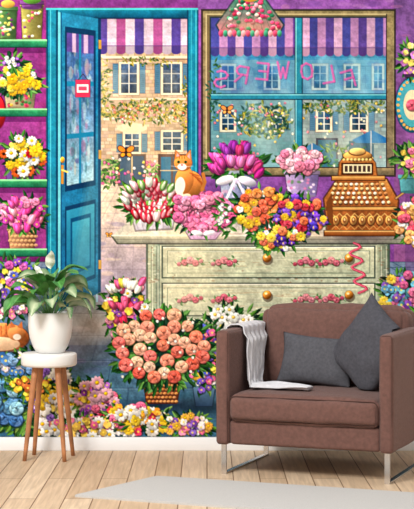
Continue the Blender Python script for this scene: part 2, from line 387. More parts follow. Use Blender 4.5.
# ---- counter (dresser)
rect(150,318,388,334,(34,62,76),.7)
B1=(196,196,166); B2=(162,174,150)
rect(146,238,390,323,(78,92,82)); rect(148,238,388,322,B1,c2=B2,tex=.25)
rect(148,238,388,245,(92,102,90),.65)
rect(148,238,160,324,(186,190,160),c2=(130,146,126),d='h',tex=.25); rect(377,238,388,324,(166,172,144),c2=(118,130,112),d='h',tex=.25)
for x in (151,156.6,380,385): rect(x,246,x+.8,318,(98,114,98),.8); rect(x+1,246,x+1.6,318,(224,224,200),.8)
for (x0,x1) in ((163,374),):
    for (y0,y1) in ((247,277),(284,315)):
        rect(x0-1.4,y0-1.4,x1+1.4,y1+1.4,(78,92,80)); rect(x0,y0,x1,y1,(204,202,170),c2=(180,186,158),tex=.25)
        rect(x0,y0,x1,y0+.9,(232,230,208)); 
        for (a,b,c_,d_) in ((x0+4,y0+3.4,x1-4,y0+4.2),(x0+4,y1-4.2,x1-4,y1-3.4),(x0+4,y0+3.4,x0+4.8,y1-3.4),(x1-4.8,y0+3.4,x1-4,y1-3.4)): rect(a,b,c_,d_,(112,126,106),.8)
        rect(x0+5,y0+4.4,x1-5,y0+5,(232,230,208),.8)
        for k in range(110):
            x=random.uniform(x0+2,x1-24); y=random.uniform(y0+1,y1-1)
            line([(x,y),(x+random.uniform(4,22),y+random.uniform(-.4,.4))],random.uniform(.3,.8),jit(random.choice([(152,162,134),(226,222,196),(170,140,106),(138,156,136)]),10),.5)
for y in (262,299):
    for fx in (190,224,306,331):
        P=[(fx-15+k*1.5,y+2.6*math.sin(k*.7)) for k in range(21)]
        line(P,.7,(92,130,84),.85)
        for k in range(12):
            leaf(fx+random.uniform(-13,13),y+random.uniform(-3.5,3.5),4.6,2.2,random.uniform(0,6.28),(104,142,92))
        for (dx,dy,r) in ((-5.5,.4,3.3),(0,-1.8,3.8),(5.5,1,3.3),(-11,2,2.1),(11,-1,2.1)):
            rose(fx+dx,y+dy,r,random.choice([(206,98,112),(216,130,136),(196,82,100)]))
    for kx in (267,349):
        ell(kx+.8,y-2,5.2,5.2,(76,62,48),a=.6); ell(kx,y-4,4.5,4.5,(124,76,38)); ell(kx,y-4.2,4,4,(206,136,56),sh=.6); ell(kx-1,y-5.5,1.4,1.2,(255,230,170))
rect(146,319,390,326,(94,108,92)); rect(147,319,389,324,(162,172,144),tex=.25); rect(147,319,389,320,(222,222,198))
poly([(148,325),(162,325),(158,336),(150,336)],(124,134,110)); poly([(388,325),(374,325),(378,336),(386,336)],(104,114,94))
for k in range(240):
    x=random.choice([random.uniform(148,160),random.uniform(378,388),random.uniform(160,378)]); y=random.choice([278+random.random()*5,317+random.random()*5,random.uniform(244,320)])
    ell(x,y,random.uniform(.5,2),random.uniform(.3,.9),random.choice([(144,106,78),(118,92,74),(236,236,216)]),a=.5)
poly([(128,222),(405,216),(430,236),(112,236)],(196,188,174),c2=(222,214,198),tex=.3)
for k in range(60):
    x=random.uniform(125,400); y=random.uniform(224,235); line([(x,y),(x+random.uniform(5,30),y)],.6,random.choice([(154,146,136),(236,234,220),(144,126,114)]),.5)
poly([(110,235),(432,235),(428,244.6),(117,244.6)],(78,78,70)); poly([(112,235),(430,235),(427,243),(118,243)],(188,184,162),c2=(134,134,120),tex=.25); line([(112,235.6),(430,235.6)],1.1,(242,238,222)); line([(115,239.4),(430,239.4)],.6,(112,112,98))
poly([(405,180),(474,180),(474,300),(405,300)],(104,62,118),.5)
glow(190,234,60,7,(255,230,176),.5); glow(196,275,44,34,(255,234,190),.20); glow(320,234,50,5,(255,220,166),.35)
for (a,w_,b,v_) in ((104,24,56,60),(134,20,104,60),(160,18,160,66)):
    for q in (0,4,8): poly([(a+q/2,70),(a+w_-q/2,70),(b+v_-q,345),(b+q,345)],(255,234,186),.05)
P=[(354+6*math.sin(k*.9)+k*.3,243+k*2.0) for k in range(26)]
line([(p[0]+1,p[1]+1) for p in P],2.4,(90,80,70),.4); line(P,2.2,(194,50,82)); line([(p[0]-.4,p[1]) for p in P],.8,(240,130,150))

# ---- things on the counter
glow(236,205,24,18,(116,96,136),.4)
# cash register
glow(362,235,46,8,(76,54,60),.7)
TF=(362,236,.94)
poly([(320,196),(335,174),(389,174),(402,198),(400,234),(324,236)],(88,48,24),.8)
poly([(322,196),(336,176),(388,176),(400,198),(398,232),(326,234)],(184,112,54),c2=(134,74,34),tex=.5)
poly([(322,196),(336,176),(388,176),(400,198)],(206,142,74),c2=(172,98,46),tex=.3)
poly([(335,180),(337,158),(346,146.6),(368,146.6),(377,158),(380,180)],(100,56,26),.8)
poly([(336.4,179),(338.4,158),(346.6,148),(367.6,148),(375.8,158),(378.6,179)],(204,132,66),c2=(160,92,42),tex=.4)
ell(357,151,16,6,(100,56,26)); ell(357,150.4,15,5.4,(224,164,88),sh=.5); ell(357,146.6,9.4,4.2,(110,60,28)); ell(357,146,8.6,3.7,(240,194,116),sh=.4)
for k in range(8): ell(343+k*4,155,1.5,1.6,(236,190,112),sh=.5)
rect(340,158,374,171,(84,46,24)); rect(342,160,372,169,(232,214,168))
for k in range(6): rect(343.5+k*4.8,161.2,346.8+k*4.8,167.8,(86,64,54))
rect(329,171.6,387,177.4,(92,50,24)); rect(330,172.4,386,176.4,(232,180,100),c2=(166,98,44))
for r_ in range(5):
    n=10+r_//2
    for k in range(n):
        x=334-r_*1.6+k*(50+r_*3.2)/(n-1)*1.0; y=181+r_*4.8
        ell(x,y+1.2,2.0,1.8,(88,46,22),a=.8); ell(x,y,1.8,1.6,random.choice([(244,228,194),(238,204,150),(222,178,116),(204,136,82)]),sh=.4)
rect(324,204.6,400,209.4,(92,50,24)); rect(325,205.4,399,208.6,(236,190,110),c2=(184,114,54)); rect(328,211,396,230,(158,90,42),tex=.5)
for k in range(7):
    x=334+k*9.4; ell(x,220,4.4,6,(104,56,26)); ell(x,219.4,3.6,5,(214,150,78),sh=.5); ell(x,219,1.8,3,(134,74,36)); ell(x,218.4,1,1.6,(240,198,128))
for k in range(9): line([(330+k*8,212),(334+k*8,216),(338+k*8,212)],.9,(228,178,100),.9); line([(330+k*8,229),(334+k*8,225),(338+k*8,229)],.7,(228,178,100),.7)
rect(321,229.6,403,236.6,(78,42,22)); rect(322,230.4,402,235.6,(186,114,54),c2=(126,70,32)); rect(322,230.4,402,231.4,(240,196,122))
line([(398,196),(409,188),(409,178)],2.8,(104,68,44)); line([(398,196),(409,188),(409,178)],1.5,(196,150,98)); ell(409,175,3.4,3.4,(94,50,38),sh=.5)
poly([(324,200),(330,190),(332,226),(326,230)],(126,70,32))
TF=None
# bucket of tulips
pot(236,172,34,34,(178,184,204),(92,96,136),.75)
for k in range(26): ell(222+random.uniform(0,28),176+random.uniform(2,28),1.6,2,random.choice([(210,152,182),(136,144,178),(230,230,240),(116,114,152)]),a=.6)
foliage(236,166,25,12,60,13,[(60,116,52),(104,158,80),(40,88,46)])
for k in range(34):
    t=-1+2*((k*7)%34)/33; x=236+t*23; y=150+t*t*10+random.uniform(-7,14)
    tulip(x,y,6.2,random.choice([(168,44,124),(196,72,146),(136,54,146),(220,114,172),(182,58,108)]),ang=t*.7)
ell(225,181,10,4.8,(140,130,160),-.3,a=.7); ell(247,182,10,4.8,(140,130,160),.3,a=.7); ell(225,180,9.4,4.2,(240,232,242),-.3,sh=.35); ell(247,181,9.4,4.2,(228,218,236),.3,sh=.35); ell(236,181,3,3,(208,194,220),sh=.3); line([(234,182),(227,198)],2.6,(234,226,240)); line([(238,182),(246,198)],2.6,(220,208,230))
# pink roses in lilac pot
pot(302,172,34,24,(184,158,198),(112,94,146),.8); 
for k in range(20): ell(288+random.uniform(0,28),178+random.uniform(0,16),1.5,1.3,random.choice([(230,210,230),(210,124,170),(112,140,112)]),a=.8)
bunch(300,161,22,11,34,[('r',5,(240,146,174)),('r',5,(232,118,156)),('r',4.6,(246,184,200))],44,8)
# red/white tulips bouquet
poly([(126,200),(180,196),(173,230),(135,232)],(124,114,114),.7); poly([(128,200),(178,196),(172,228),(136,230)],(234,226,210),c2=(190,180,186),tex=.25)
for k in range(7): line([(132+k*6.6,206),(138+k*5,229)],.6,(150,140,150),.6)
foliage(151,202,28,19,90,11,[(96,144,60),(64,118,52),(144,178,100)])
for k in range(76):
    q=math.sqrt((k+.5)/76); t=k*2.4; x=151+math.cos(t)*27*q+random.uniform(-1,1); y=200+math.sin(t)*19*q+random.uniform(-1,1)
    tulip(x,y,5.3,random.choice([(204,44,68),(234,230,214),(214,58,84),(236,180,180),(188,36,58),(120,162,74)]),(246,240,230),ang=(x-151)/34)
# pink wrapped rose bouquet
poly([(178,220),(232,220),(216,240),(190,240)],(130,100,120),.7); poly([(179,221),(231,221),(215,239),(191,239)],(244,214,226),c2=(206,166,194),tex=.2)
for k in range(6): line([(184+k*8,224),(194+k*4,238)],.6,(186,130,160),.7)
foliage(205,214,32,19,60,8)
for k in range(56):
    q=math.sqrt((k+.5)/56); t=k*2.4+random.uniform(-.2,.2); rose(204+math.cos(t)*28*q,212+math.sin(t)*18*q,5.8,random.choice([(238,112,158),(242,140,178),(222,88,138)]))
ell(197,233,6,2.6,(250,240,244),.2,sh=.3); ell(209,233,6,2.6,(240,228,236),-.2,sh=.3)
# cat sitting on the counter by the door
OC=(220,134,66); DK=(104,56,28)
ell(190,184,13.6,13.6,DK,a=.6); ell(190,184,13,13,OC,sh=.4); ell(184,180,9.5,14.4,DK,.15,a=.5); ell(184,180,9,14,mul(OC,1.05),.15,sh=.35); ell(180,186,5,9,(246,226,202),.1); 
for k in range(6): line([(190+k*2.4,173+k*2),(199+k*1.2,176+k*3)],1.3,(166,82,36),.7)
poly([(174,160),(175,149.2),(182,156)],DK,.6); poly([(184.6,156),(190.8,148.8),(192,161)],DK,.6)
ell(183,163,9.5,8.1,DK,a=.6)
ell(183,163,9,7.6,mul(OC,1.08),sh=.35)
poly([(174.5,160),(175.5,150),(181.5,156)],OC); poly([(185,156),(190.5,149.5),(191.5,161)],OC); poly([(176.5,157),(176.8,152.5),(180,156)],(230,166,156)); poly([(187,156.5),(189.8,152),(190,159)],(230,166,156))
ell(182,166.8,4.6,3.2,(248,234,218)); ell(178.6,162,1.6,1.4,(80,126,60)); ell(185.6,162,1.6,1.4,(80,126,60)); ell(178.6,162,.7,1.3,(20,20,20)); ell(185.6,162,.7,1.3,(20,20,20)); ell(182,165,1.1,.8,(206,100,100))
for k in (-1,0,1): line([(182+k*2,155),(182+k*2.6,158.5)],.9,(166,82,36),.8)
line([(178,167),(171,166)],.3,(255,255,255)); line([(186,167),(193,166)],.3,(255,255,255))
ell(180,195,3.6,2.4,(248,228,202)); ell(187,196,4,2.4,(244,216,182)); line([(202,190),(205,182),(203,174)],3.4,mul(OC,.85))
for k in range(12): rose(188+random.uniform(-10,22),203+random.uniform(-4,4),5.2,random.choice([(238,112,158),(242,140,178)]))
# centre mixed bouquet
poly([(250,236),(300,226),(284,252),(262,250)],(86,134,66))
foliage(274,218,38,22,120,10)
bunch(262,209,29,21,46,[('r',5.6,(238,134,66)),('d',5,(244,204,70)),('r',5.2,(226,92,58)),('s',3.4,(244,234,220)),('s',3.8,(238,156,70)),('d',4.8,(244,180,66))],48)
bunch(300,216,27,19,44,[('i',5.4,(106,64,166)),('i',5,(134,84,190)),('r',4.8,(198,44,64)),('d',4.4,(244,196,66)),('i',5,(82,68,168)),('r',4.4,(228,104,70))],48)
bunch(280,238,22,11,28,[('i',4.6,(100,60,160)),('d',4.4,(244,214,86)),('r',4.2,(224,114,70)),('s',3,(236,236,236))],38)
for k in range(30): leaf(226+random.uniform(-8,12),212+random.uniform(-10,22),9,2.6,random.uniform(2,4),random.choice([(106,160,80),(62,116,52)]))
for k in range(14): small(222+random.uniform(-4,8),210+random.uniform(-6,14),2,(232,232,242))

# ---- right edge
ell(412,105,17,28,(20,66,86),a=.7); ell(412,105,16,27,(40,128,146),sh=.4); ell(412,105,12.5,22,(84,170,180)); ell(412,105,8.5,15,(230,210,174)); 
for k in range(26):
    t=k*.2417; ell(412+14*math.cos(t),105+24*math.sin(t),1.5,1.5,(238,176,96))
rose(412,105,6,(216,88,112))
pot(412,176,26,16,(90,156,166)); foliage(412,160,15,14,60,9); bunch(412,160,12,12,14,[('r',4.4,(234,120,150)),('s',3,(244,214,100))],30)
bunch(412,60,12,16,16,[('s',4,(184,114,184)),('s',3,(234,214,120))],50)
rect(404,74,440,77,(76,52,86))
bunch(416,222,18,24,44,[('r',5,(218,78,100)),('r',5,(240,160,88)),('s',4,(244,234,234))],50)
bunch(408,296,30,24,66,[('s',4.4,(134,92,184)),('r',5,(218,104,148)),('d',5,(244,214,90)),('s',4,(110,174,200))],70)
bunch(440,360,30,70,90,[('r',7,(230,80,120)),('d',7,(244,234,224)),('s',5,(126,88,194))],80,12)

# ---- floor flowers
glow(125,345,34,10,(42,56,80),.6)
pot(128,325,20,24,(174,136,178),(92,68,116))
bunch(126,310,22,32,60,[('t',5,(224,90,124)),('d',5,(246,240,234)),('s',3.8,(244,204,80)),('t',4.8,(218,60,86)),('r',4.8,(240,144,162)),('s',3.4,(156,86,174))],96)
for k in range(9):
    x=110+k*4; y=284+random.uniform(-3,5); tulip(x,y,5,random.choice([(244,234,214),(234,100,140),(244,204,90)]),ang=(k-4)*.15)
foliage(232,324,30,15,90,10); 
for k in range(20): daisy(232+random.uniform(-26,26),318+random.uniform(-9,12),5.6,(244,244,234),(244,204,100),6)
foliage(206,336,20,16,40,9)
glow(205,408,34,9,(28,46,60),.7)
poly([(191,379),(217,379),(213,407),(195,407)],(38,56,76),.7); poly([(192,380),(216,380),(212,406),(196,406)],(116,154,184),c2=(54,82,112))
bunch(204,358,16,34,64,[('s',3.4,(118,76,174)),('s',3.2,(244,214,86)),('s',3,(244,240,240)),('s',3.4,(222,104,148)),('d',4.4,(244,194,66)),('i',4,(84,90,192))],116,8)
# rose basket
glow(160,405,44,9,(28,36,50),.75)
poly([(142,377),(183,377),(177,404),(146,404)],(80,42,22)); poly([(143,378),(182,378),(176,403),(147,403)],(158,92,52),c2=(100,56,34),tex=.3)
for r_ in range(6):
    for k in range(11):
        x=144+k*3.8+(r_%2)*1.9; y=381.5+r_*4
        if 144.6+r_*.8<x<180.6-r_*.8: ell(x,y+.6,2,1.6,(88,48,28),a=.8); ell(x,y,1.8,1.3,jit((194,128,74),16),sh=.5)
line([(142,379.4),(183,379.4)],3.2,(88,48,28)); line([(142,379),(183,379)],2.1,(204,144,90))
ell(162,350,42,32,(30,58,38),a=.85)
foliage(162,350,48,37,320,11,[(52,106,48),(36,80,42),(86,140,62),(30,64,38),(114,164,84)])
pts=[]
rr_=random.Random(5); tries=0
while len(pts)<36 and tries<9000:
    tries+=1
    t=rr_.uniform(0,6.283); q=math.sqrt(rr_.random()); x=162+math.cos(t)*45*q; y=346+math.sin(t)*33*q
    if all((x-a)**2+(y-b)**2>10.6**2 for a,b in pts): pts.append((x,y))
for x,y in sorted(pts,key=lambda p:p[1]):
    rose(x,y,rr_.uniform(6.0,7.4),rr_.choice([(240,120,88),(244,142,112),(226,94,74),(246,168,132),(240,110,98),(244,184,150)]))
    if rr_.random()<.5: leaf(x+4,y+5,8,3.2,rr_.uniform(0,3),(72,132,58))
for k in range(18): small(162+random.uniform(-44,44),346+random.uniform(-32,32),1.5,(244,240,234))
# bottom-left mass
for k in range(2): foliage(45,410,60,26,170,11)
for k in range(34):
    x=random.uniform(-50,28); y=random.uniform(370,432); rose(x,y,7.4,random.choice([(70,134,184),(104,172,204),(54,106,172),(128,184,210)])); 
    if k%2: leaf(x+3,y+4,9,3.4,random.uniform(0,6),(50,100,60))
bunch(10,364,30,10,34,[('s',4.4,(80,128,192)),('s',4,(238,234,244)),('r',4.6,(110,156,206))],50)
bunch(52,394,26,26,56,[('d',7.4,(244,242,234)),('d',6.4,(244,208,66)),('s',3.8,(244,224,120)),('d',7,(244,242,234)),('r',4.8,(134,94,184))],86)
bunch(96,400,20,20,44,[('s',4,(154,84,174)),('d',6,(240,180,198)),('s',3.8,(244,208,96)),('r',5.2,(222,90,126))],66)
bunch(132,420,38,14,64,[('d',6,(244,208,60)),('d',6,(244,242,232)),('r',5.2,(228,104,142)),('s',3.8,(218,62,86)),('s',3.8,(244,170,68))],86)
bunch(188,425,24,10,38,[('s',3.8,(228,124,158)),('s',3.4,(244,234,234)),('d',4.8,(244,190,86)),('s',3.4,(134,92,184))],60)
bunch(78,429,44,11,54,[('s',3.8,(244,198,96)),('s',3.8,(222,114,148)),('d',5.6,(244,242,238))],76)
bunch(30,385,20,8,22,[('s',3.4,(234,198,66)),('s',3.8,(222,128,70))],40)
foliage(40,355,30,7,36,8)
for k in range(90):
    x=random.uniform(220,414); y=random.uniform(338,437)
    ell(x,y,random.uniform(6,22),random.uniform(.8,2.2),jit(random.choice([(48,100,124),(116,170,180),(80,98,150),(170,190,192),(40,76,98)]),14),a=.25)

# painterly modulation, tone
C*= (1+.06*N1+.07*N2+.07*N3)[...,None]
def blur(A,r):
    for ax in (0,1):
        P_=np.pad(A,[(r+1,r) if i==ax else (0,0) for i in range(3)],mode='edge')
        cs=np.cumsum(P_,axis=ax,dtype=np.float64)
        n=A.shape[ax]
        hi=np.take(cs,np.arange(2*r+1,2*r+1+n),axis=ax); lo=np.take(cs,np.arange(0,n),axis=ax)
        A=((hi-lo)/(2*r+1)).astype(np.float32)
    return A
H2,W2=Hp//2,Wp//2
D=C[:H2*2,:W2*2].reshape(H2,2,W2,2,3).mean(axis=(1,3))
# bring to 1.5 samples per unit keeps the mesh light: 4/3 resample
ys=np.linspace(0,H2-1.001,int(CH*1.6)); xs_=np.linspace(0,W2-1.001,int(CW*1.6))
yi=ys.astype(int); xi=xs_.astype(int); fy=(ys-yi)[:,None,None].astype(np.float32); fx=(xs_-xi)[None,:,None].astype(np.float32)
D=(D[yi][:,xi]*(1-fx)+D[yi][:,xi+1]*fx)*(1-fy)+(D[yi+1][:,xi]*(1-fx)+D[yi+1][:,xi+1]*fx)*fy
D=D+.22*(D-blur(D,1))+.14*(D-blur(D,5))+.12*(D-blur(D,22))
g=D.mean(axis=2,keepdims=True); D=g+(D-g)*.95
D=np.clip(.5+(D-.5)*1.03-.03,0,1)*np.array([1.0,.985,.965],np.float32)
H2,W2=D.shape[:2]
lin=np.where(D<=.04045,D/12.92,((D+.055)/1.055)**2.4).astype(np.float32)

def new_obj(name,me,parent=None,mat=None):
    ob=bpy.data.objects.new(name,me); scene.collection.objects.link(ob)
    if parent: ob.parent=parent
    if mat: me.materials.append(mat)
    return ob
def build_mural():
    xs=WX(OX+(np.arange(W2)+.5)*CW/W2); zs=WZ(OY+(np.arange(H2)+.5)*CH/H2)
    XX,ZZ=np.meshgrid(xs,zs)
    co=np.stack([XX,np.full_like(XX,-.003),ZZ],-1).astype(np.float32).reshape(-1)
    idx=np.arange(H2*W2).reshape(H2,W2)
    q=np.stack([idx[:-1,:-1],idx[1:,:-1],idx[1:,1:],idx[:-1,1:]],-1).reshape(-1)
    me=bpy.data.meshes.new('mural_mesh'); nf=q.size//4
    me.vertices.add(H2*W2); me.vertices.foreach_set('co',co)
    me.loops.add(q.size); me.loops.foreach_set('vertex_index',q.astype(np.int32))
    me.polygons.add(nf); me.polygons.foreach_set('loop_start',np.arange(0,q.size,4,dtype=np.int32))
    try: me.polygons.foreach_set('loop_total',np.full(nf,4,np.int32))
    except Exception: pass
    me.update(calc_edges=True)
    at=me.color_attributes.new('paint','FLOAT_COLOR','POINT')
    rgba=np.ones((H2*W2,4),np.float32); rgba[:,:3]=lin.reshape(-1,3)
    at.data.foreach_set('color',rgba.reshape(-1))
    return me

# ================================================================== MATERIALS
def srgb(c):
    return tuple((v/255/12.92 if v/255<=.04045 else ((v/255+.055)/1.055)**2.4) for v in c)+(1,)
def mat(name,c,rough=.6,metal=0,spec=.5,noise=None,bump=None,bscale=200,sheen=0):
    m=bpy.data.materials.new(name); m.use_nodes=True; nt=m.node_tree; b=nt.nodes['Principled BSDF']
    b.inputs['Base Color'].default_value=srgb(c); b.inputs['Roughness'].default_value=rough; b.inputs['Metallic'].default_value=metal
    b.inputs['Specular IOR Level'].default_value=spec
    if sheen: b.inputs['Sheen Weight'].default_value=sheen
    tc=nt.nodes.new('ShaderNodeTexCoord')
    if noise:
        n=nt.nodes.new('ShaderNodeTexNoise'); n.inputs['Scale'].default_value=noise[0]; n.inputs['Detail'].default_value=4
        r=nt.nodes.new('ShaderNodeValToRGB'); r.color_ramp.elements[0].position=.3; r.color_ramp.elements[1].position=.7
        r.color_ramp.elements[0].color=srgb(mul(c,1-noise[1])); r.color_ramp.elements[1].color=srgb(mul(c,1+noise[1]))
        nt.links.new(tc.outputs['Object'],n.inputs['Vector']); nt.links.new(n.outputs['Fac'],r.inputs['Fac']); nt.links.new(r.outputs['Color'],b.inputs['Base Color'])
    if bump:
        n=nt.nodes.new('ShaderNodeTexNoise'); n.inputs['Scale'].default_value=bscale
        bp=nt.nodes.new('ShaderNodeBump'); bp.inputs['Strength'].default_value=bump; bp.inputs['Distance'].default_value=.002
        nt.links.new(tc.outputs['Object'],n.inputs['Vector']); nt.links.new(n.outputs['Fac'],bp.inputs['Height']); nt.links.new(bp.outputs['Normal'],b.inputs['Normal'])
    return m
def attr_mat(name,attr,rough=.6,spec=.3):
    m=bpy.data.materials.new(name); m.use_nodes=True; nt=m.node_tree; b=nt.nodes['Principled BSDF']
    a=nt.nodes.new('ShaderNodeAttribute'); a.attribute_name=attr
    nt.links.new(a.outputs['Color'],b.inputs['Base Color']); b.inputs['Roughness'].default_value=rough; b.inputs['Specular IOR Level'].default_value=spec
    return m
M_up=mat('brown_upholstery',(106,75,67),.85,spec=.25,noise=(60,.07),bump=.5,bscale=900,sheen=.12)
M_seam=mat('upholstery_piping',(74,51,45),.8,spec=.2)
M_chrome=mat('chair_steel',(205,200,195),.22,1)
M_grey=mat('grey_pillow_fabric',(82,82,87),.9,spec=.2,noise=(80,.08),bump=.4,bscale=700)
M_char=mat('charcoal_pillow_fabric',(74,74,80),.9,spec=.2,noise=(80,.08),bump=.4,bscale=700)
M_throw=mat('throw_wool',(208,207,210),.95,spec=.1,noise=(40,.04),bump=.6,bscale=500)
M_pot=mat('white_ceramic',(232,232,230),.35,spec=.5)
M_soil=mat('soil',(60,42,32),.95,noise=(80,.3))
M_stool=mat('white_lacquer',(230,228,224),.45)
M_leg=mat('walnut_leg',(168,112,72),.5,noise=(12,.15))
M_wall=mat('wall_paint',(235,233,230),.8)
M_base=mat('baseboard_paint',(234,234,234),.5)
M_rug=mat('rug_wool',(190,188,184),.95,spec=.1,noise=(200,.03),bump=.5,bscale=500)
M_mural=attr_mat('printed_wallpaper','paint',.8,.08)
# floor planks
M_floor=bpy.data.materials.new('oak_planks'); M_floor.use_nodes=True
nt=M_floor.node_tree; b=nt.nodes['Principled BSDF']
tc=nt.nodes.new('ShaderNodeTexCoord'); mp=nt.nodes.new('ShaderNodeMapping'); mp.inputs['Rotation'].default_value=(0,0,math.pi/2)
br=nt.nodes.new('ShaderNodeTexBrick'); br.inputs['Scale'].default_value=1; br.inputs['Brick Width'].default_value=1.3; br.inputs['Row Height'].default_value=.115
br.inputs['Mortar Size'].default_value=.0026; br.inputs['Mortar Smooth'].default_value=.2; br.offset=.37
br.inputs['Color1'].default_value=srgb((222,198,168)); br.inputs['Color2'].default_value=srgb((202,174,142)); br.inputs['Mortar'].default_value=srgb((128,98,72))
mp2=nt.nodes.new('ShaderNodeMapping'); mp2.inputs['Scale'].default_value=(38,2.2,1)
ns=nt.nodes.new('ShaderNodeTexNoise'); ns.inputs['Scale'].default_value=1.6; ns.inputs['Detail'].default_value=8; ns.inputs['Distortion'].default_value=.6
rp=nt.nodes.new('ShaderNodeValToRGB'); rp.color_ramp.elements[0].position=.3; rp.color_ramp.elements[1].position=.7
rp.color_ramp.elements[0].color=(.78,.755,.73,1); rp.color_ramp.elements[1].color=(1.07,1.06,1.05,1)
mx=nt.nodes.new('ShaderNodeMix'); mx.data_type='RGBA'; mx.blend_type='MULTIPLY'; mx.inputs[0].default_value=1
L=nt.links.new
L(tc.outputs['Object'],mp.inputs['Vector']); L(mp.outputs['Vector'],br.inputs['Vector'])
L(tc.outputs['Object'],mp2.inputs['Vector']); L(mp2.outputs['Vector'],ns.inputs['Vector']); L(ns.outputs['Fac'],rp.inputs['Fac'])
L(br.outputs['Color'],mx.inputs[6]); L(rp.outputs['Color'],mx.inputs[7]); L(mx.outputs[2],b.inputs['Base Color'])
b.inputs['Roughness'].default_value=.5; b.inputs['Specular IOR Level'].default_value=.3

# ================================================================== GEOMETRY HELPERS
def smooth(me):
    me.polygons.foreach_set('use_smooth',[True]*len(me.polygons)); me.update()
def box(name,x0,x1,y0,y1,z0,z1,m,parent=None,bev=0,seg=3):
    bm=bmesh.new(); bmesh.ops.create_cube(bm,size=1)
    for v in bm.verts:
        v.co=Vector(((x0+x1)/2+v.co.x*(x1-x0),(y0+y1)/2+v.co.y*(y1-y0),(z0+z1)/2+v.co.z*(z1-z0)))
    if bev: bmesh.ops.bevel(bm,geom=bm.edges[:],offset=bev,segments=seg,profile=.5,affect='EDGES')
    me=bpy.data.meshes.new(name); bm.to_mesh(me); bm.free()
    if bev: smooth(me)
    return new_obj(name,me,parent,m)
def softbox(name,dx,dy,dz,m,parent,loc,rot=(0,0,0),r=.03,puff=.012,n=22,wr=.002,seed=0):
    """upholstered block: rounded box with puffed faces and light wrinkles"""
    bm=bmesh.new(); bmesh.ops.create_cube(bm,size=2); bmesh.ops.subdivide_edges(bm,edges=bm.edges[:],cuts=n,use_grid_fill=True)
    from mathutils import noise as mn
    h=(dx/2,dy/2,dz/2)
    for v in bm.verts:
        c=[max(-(h[i]-r),min(h[i]-r,math.sin(v.co[i]*math.pi/2)*h[i])) for i in range(3)]
        q=[math.sin(v.co[i]*math.pi/2)*h[i] for i in range(3)]
        d=Vector([q[i]-c[i] for i in range(3)])
        if d.length>1e-9: d=d.normalized()*r
        P=Vector(c)+d
        u=[1-abs(v.co[i])**2.5 for i in range(3)]
        ax=max(range(3),key=lambda i:abs(v.co[i]))
        o=[i for i in range(3) if i!=ax]
        P[ax]+=math.copysign(puff*u[o[0]]*u[o[1]],v.co[ax])
        P+=Vector(v.co).normalized()*wr*mn.noise(Vector((P.x*14+seed,P.y*14,P.z*9)))
        v.co=P
    me=bpy.data.meshes.new(name); bm.to_mesh(me); bm.free(); smooth(me)
    ob=new_obj(name,me,parent,m); ob.location=loc; ob.rotation_euler=rot
    return ob
def tube(name,pts,r,m,parent,cyc=False,seg=8):
    cu=bpy.data.curves.new(name,'CURVE'); cu.dimensions='3D'; cu.bevel_depth=r; cu.bevel_resolution=3
    sp=cu.splines.new('POLY'); sp.points.add(len(pts)-1)
    for i,p in enumerate(pts): sp.points[i].co=(*p,1)
    sp.use_cyclic_u=cyc
    ob=bpy.data.objects.new(name+'_tmp',cu); scene.collection.objects.link(ob)
    dg=bpy.context.evaluated_depsgraph_get(); me=bpy.data.meshes.new_from_object(ob.evaluated_get(dg))
    bpy.data.objects.remove(ob); me.name=name; smooth(me); me.materials.clear()
    return new_obj(name,me,parent,m)
def lathe(name,prof,m,parent,loc=(0,0,0),n=48):
    vs=[];fs=[]
    for (r,z) in prof:
        for k in range(n):
            a=k*2*math.pi/n; vs.append((r*math.cos(a),r*math.sin(a),z))
    for i in range(len(prof)-1):
        for k in range(n):
            fs.append((i*n+k,i*n+(k+1)%n,(i+1)*n+(k+1)%n,(i+1)*n+k))
    fs.append(tuple(range(n))[::-1]); fs.append(tuple((len(prof)-1)*n+k for k in range(n)))
    me=bpy.data.meshes.new(name); me.from_pydata(vs,[],fs); smooth(me)
    ob=new_obj(name,me,parent,m); ob.location=loc; return ob
def empty(name,loc=(0,0,0),rz=0):
    e=bpy.data.objects.new(name,None); e.location=loc; e.rotation_euler=(0,0,rz); e.empty_display_size=.1; scene.collection.objects.link(e); return e

# ================================================================== ROOM
XL,XR=-2.6,2.6; YF=-8.0; HC=2.44
box('floor',XL,XR,YF,.0,-.06,0,M_floor)
box('wall_back',XL,XR,0,.12,-.06,HC,M_wall)
box('wall_left',XL-.12,XL,YF,.12,-.06,HC,M_wall)
box('wall_right',XR,XR+.12,YF,.12,-.06,HC,M_wall)
box('baseboard_back',XL,XR,-.014,0,0,.066,M_base,bev=.003,seg=2)
box('baseboard_left',XL,XL+.014,YF,-.014,0,.066,M_base,bev=.003,seg=2)
box('baseboard_right',XR-.014,XR,YF,-.014,0,.066,M_base,bev=.003,seg=2)
new_obj('flower_shop_wall_mural',build_mural(),None,M_mural)

# ================================================================== RUG
A=Vector((-.22,-.79)); Bn=Vector((-.544,-1.262)); u=Vector((.933,-.36))
bm=bmesh.new()
c=[A,A+u*1.9,Bn+u*1.9,Bn]
pts=[]
for i in range(4):
    p=c[i]; a=(c[i-1]-p).normalized()*.02; bb=(c[(i+1)%4]-p).normalized()*.02
    for t in (0,.25,.5,.75,1):
        pts.append(p+a*(1-t)**2+bb*t*t)
f=bm.faces.new([bm.verts.new((p.x,p.y,.0)) for p in pts])
r=bmesh.ops.extrude_face_region(bm,geom=[f])
for v in r['geom']:
    if isinstance(v,bmesh.types.BMVert): v.co.z=.009
bmesh.ops.recalc_face_normals(bm,faces=bm.faces[:])
bmesh.ops.bevel(bm,geom=[e for e in bm.edges if e.verts[0].co.z>.005 and e.verts[1].co.z>.005],offset=.003,segments=2,affect='EDGES')
me=bpy.data.meshes.new('area_rug'); bm.to_mesh(me); bm.free(); new_obj('area_rug',me,None,M_rug)

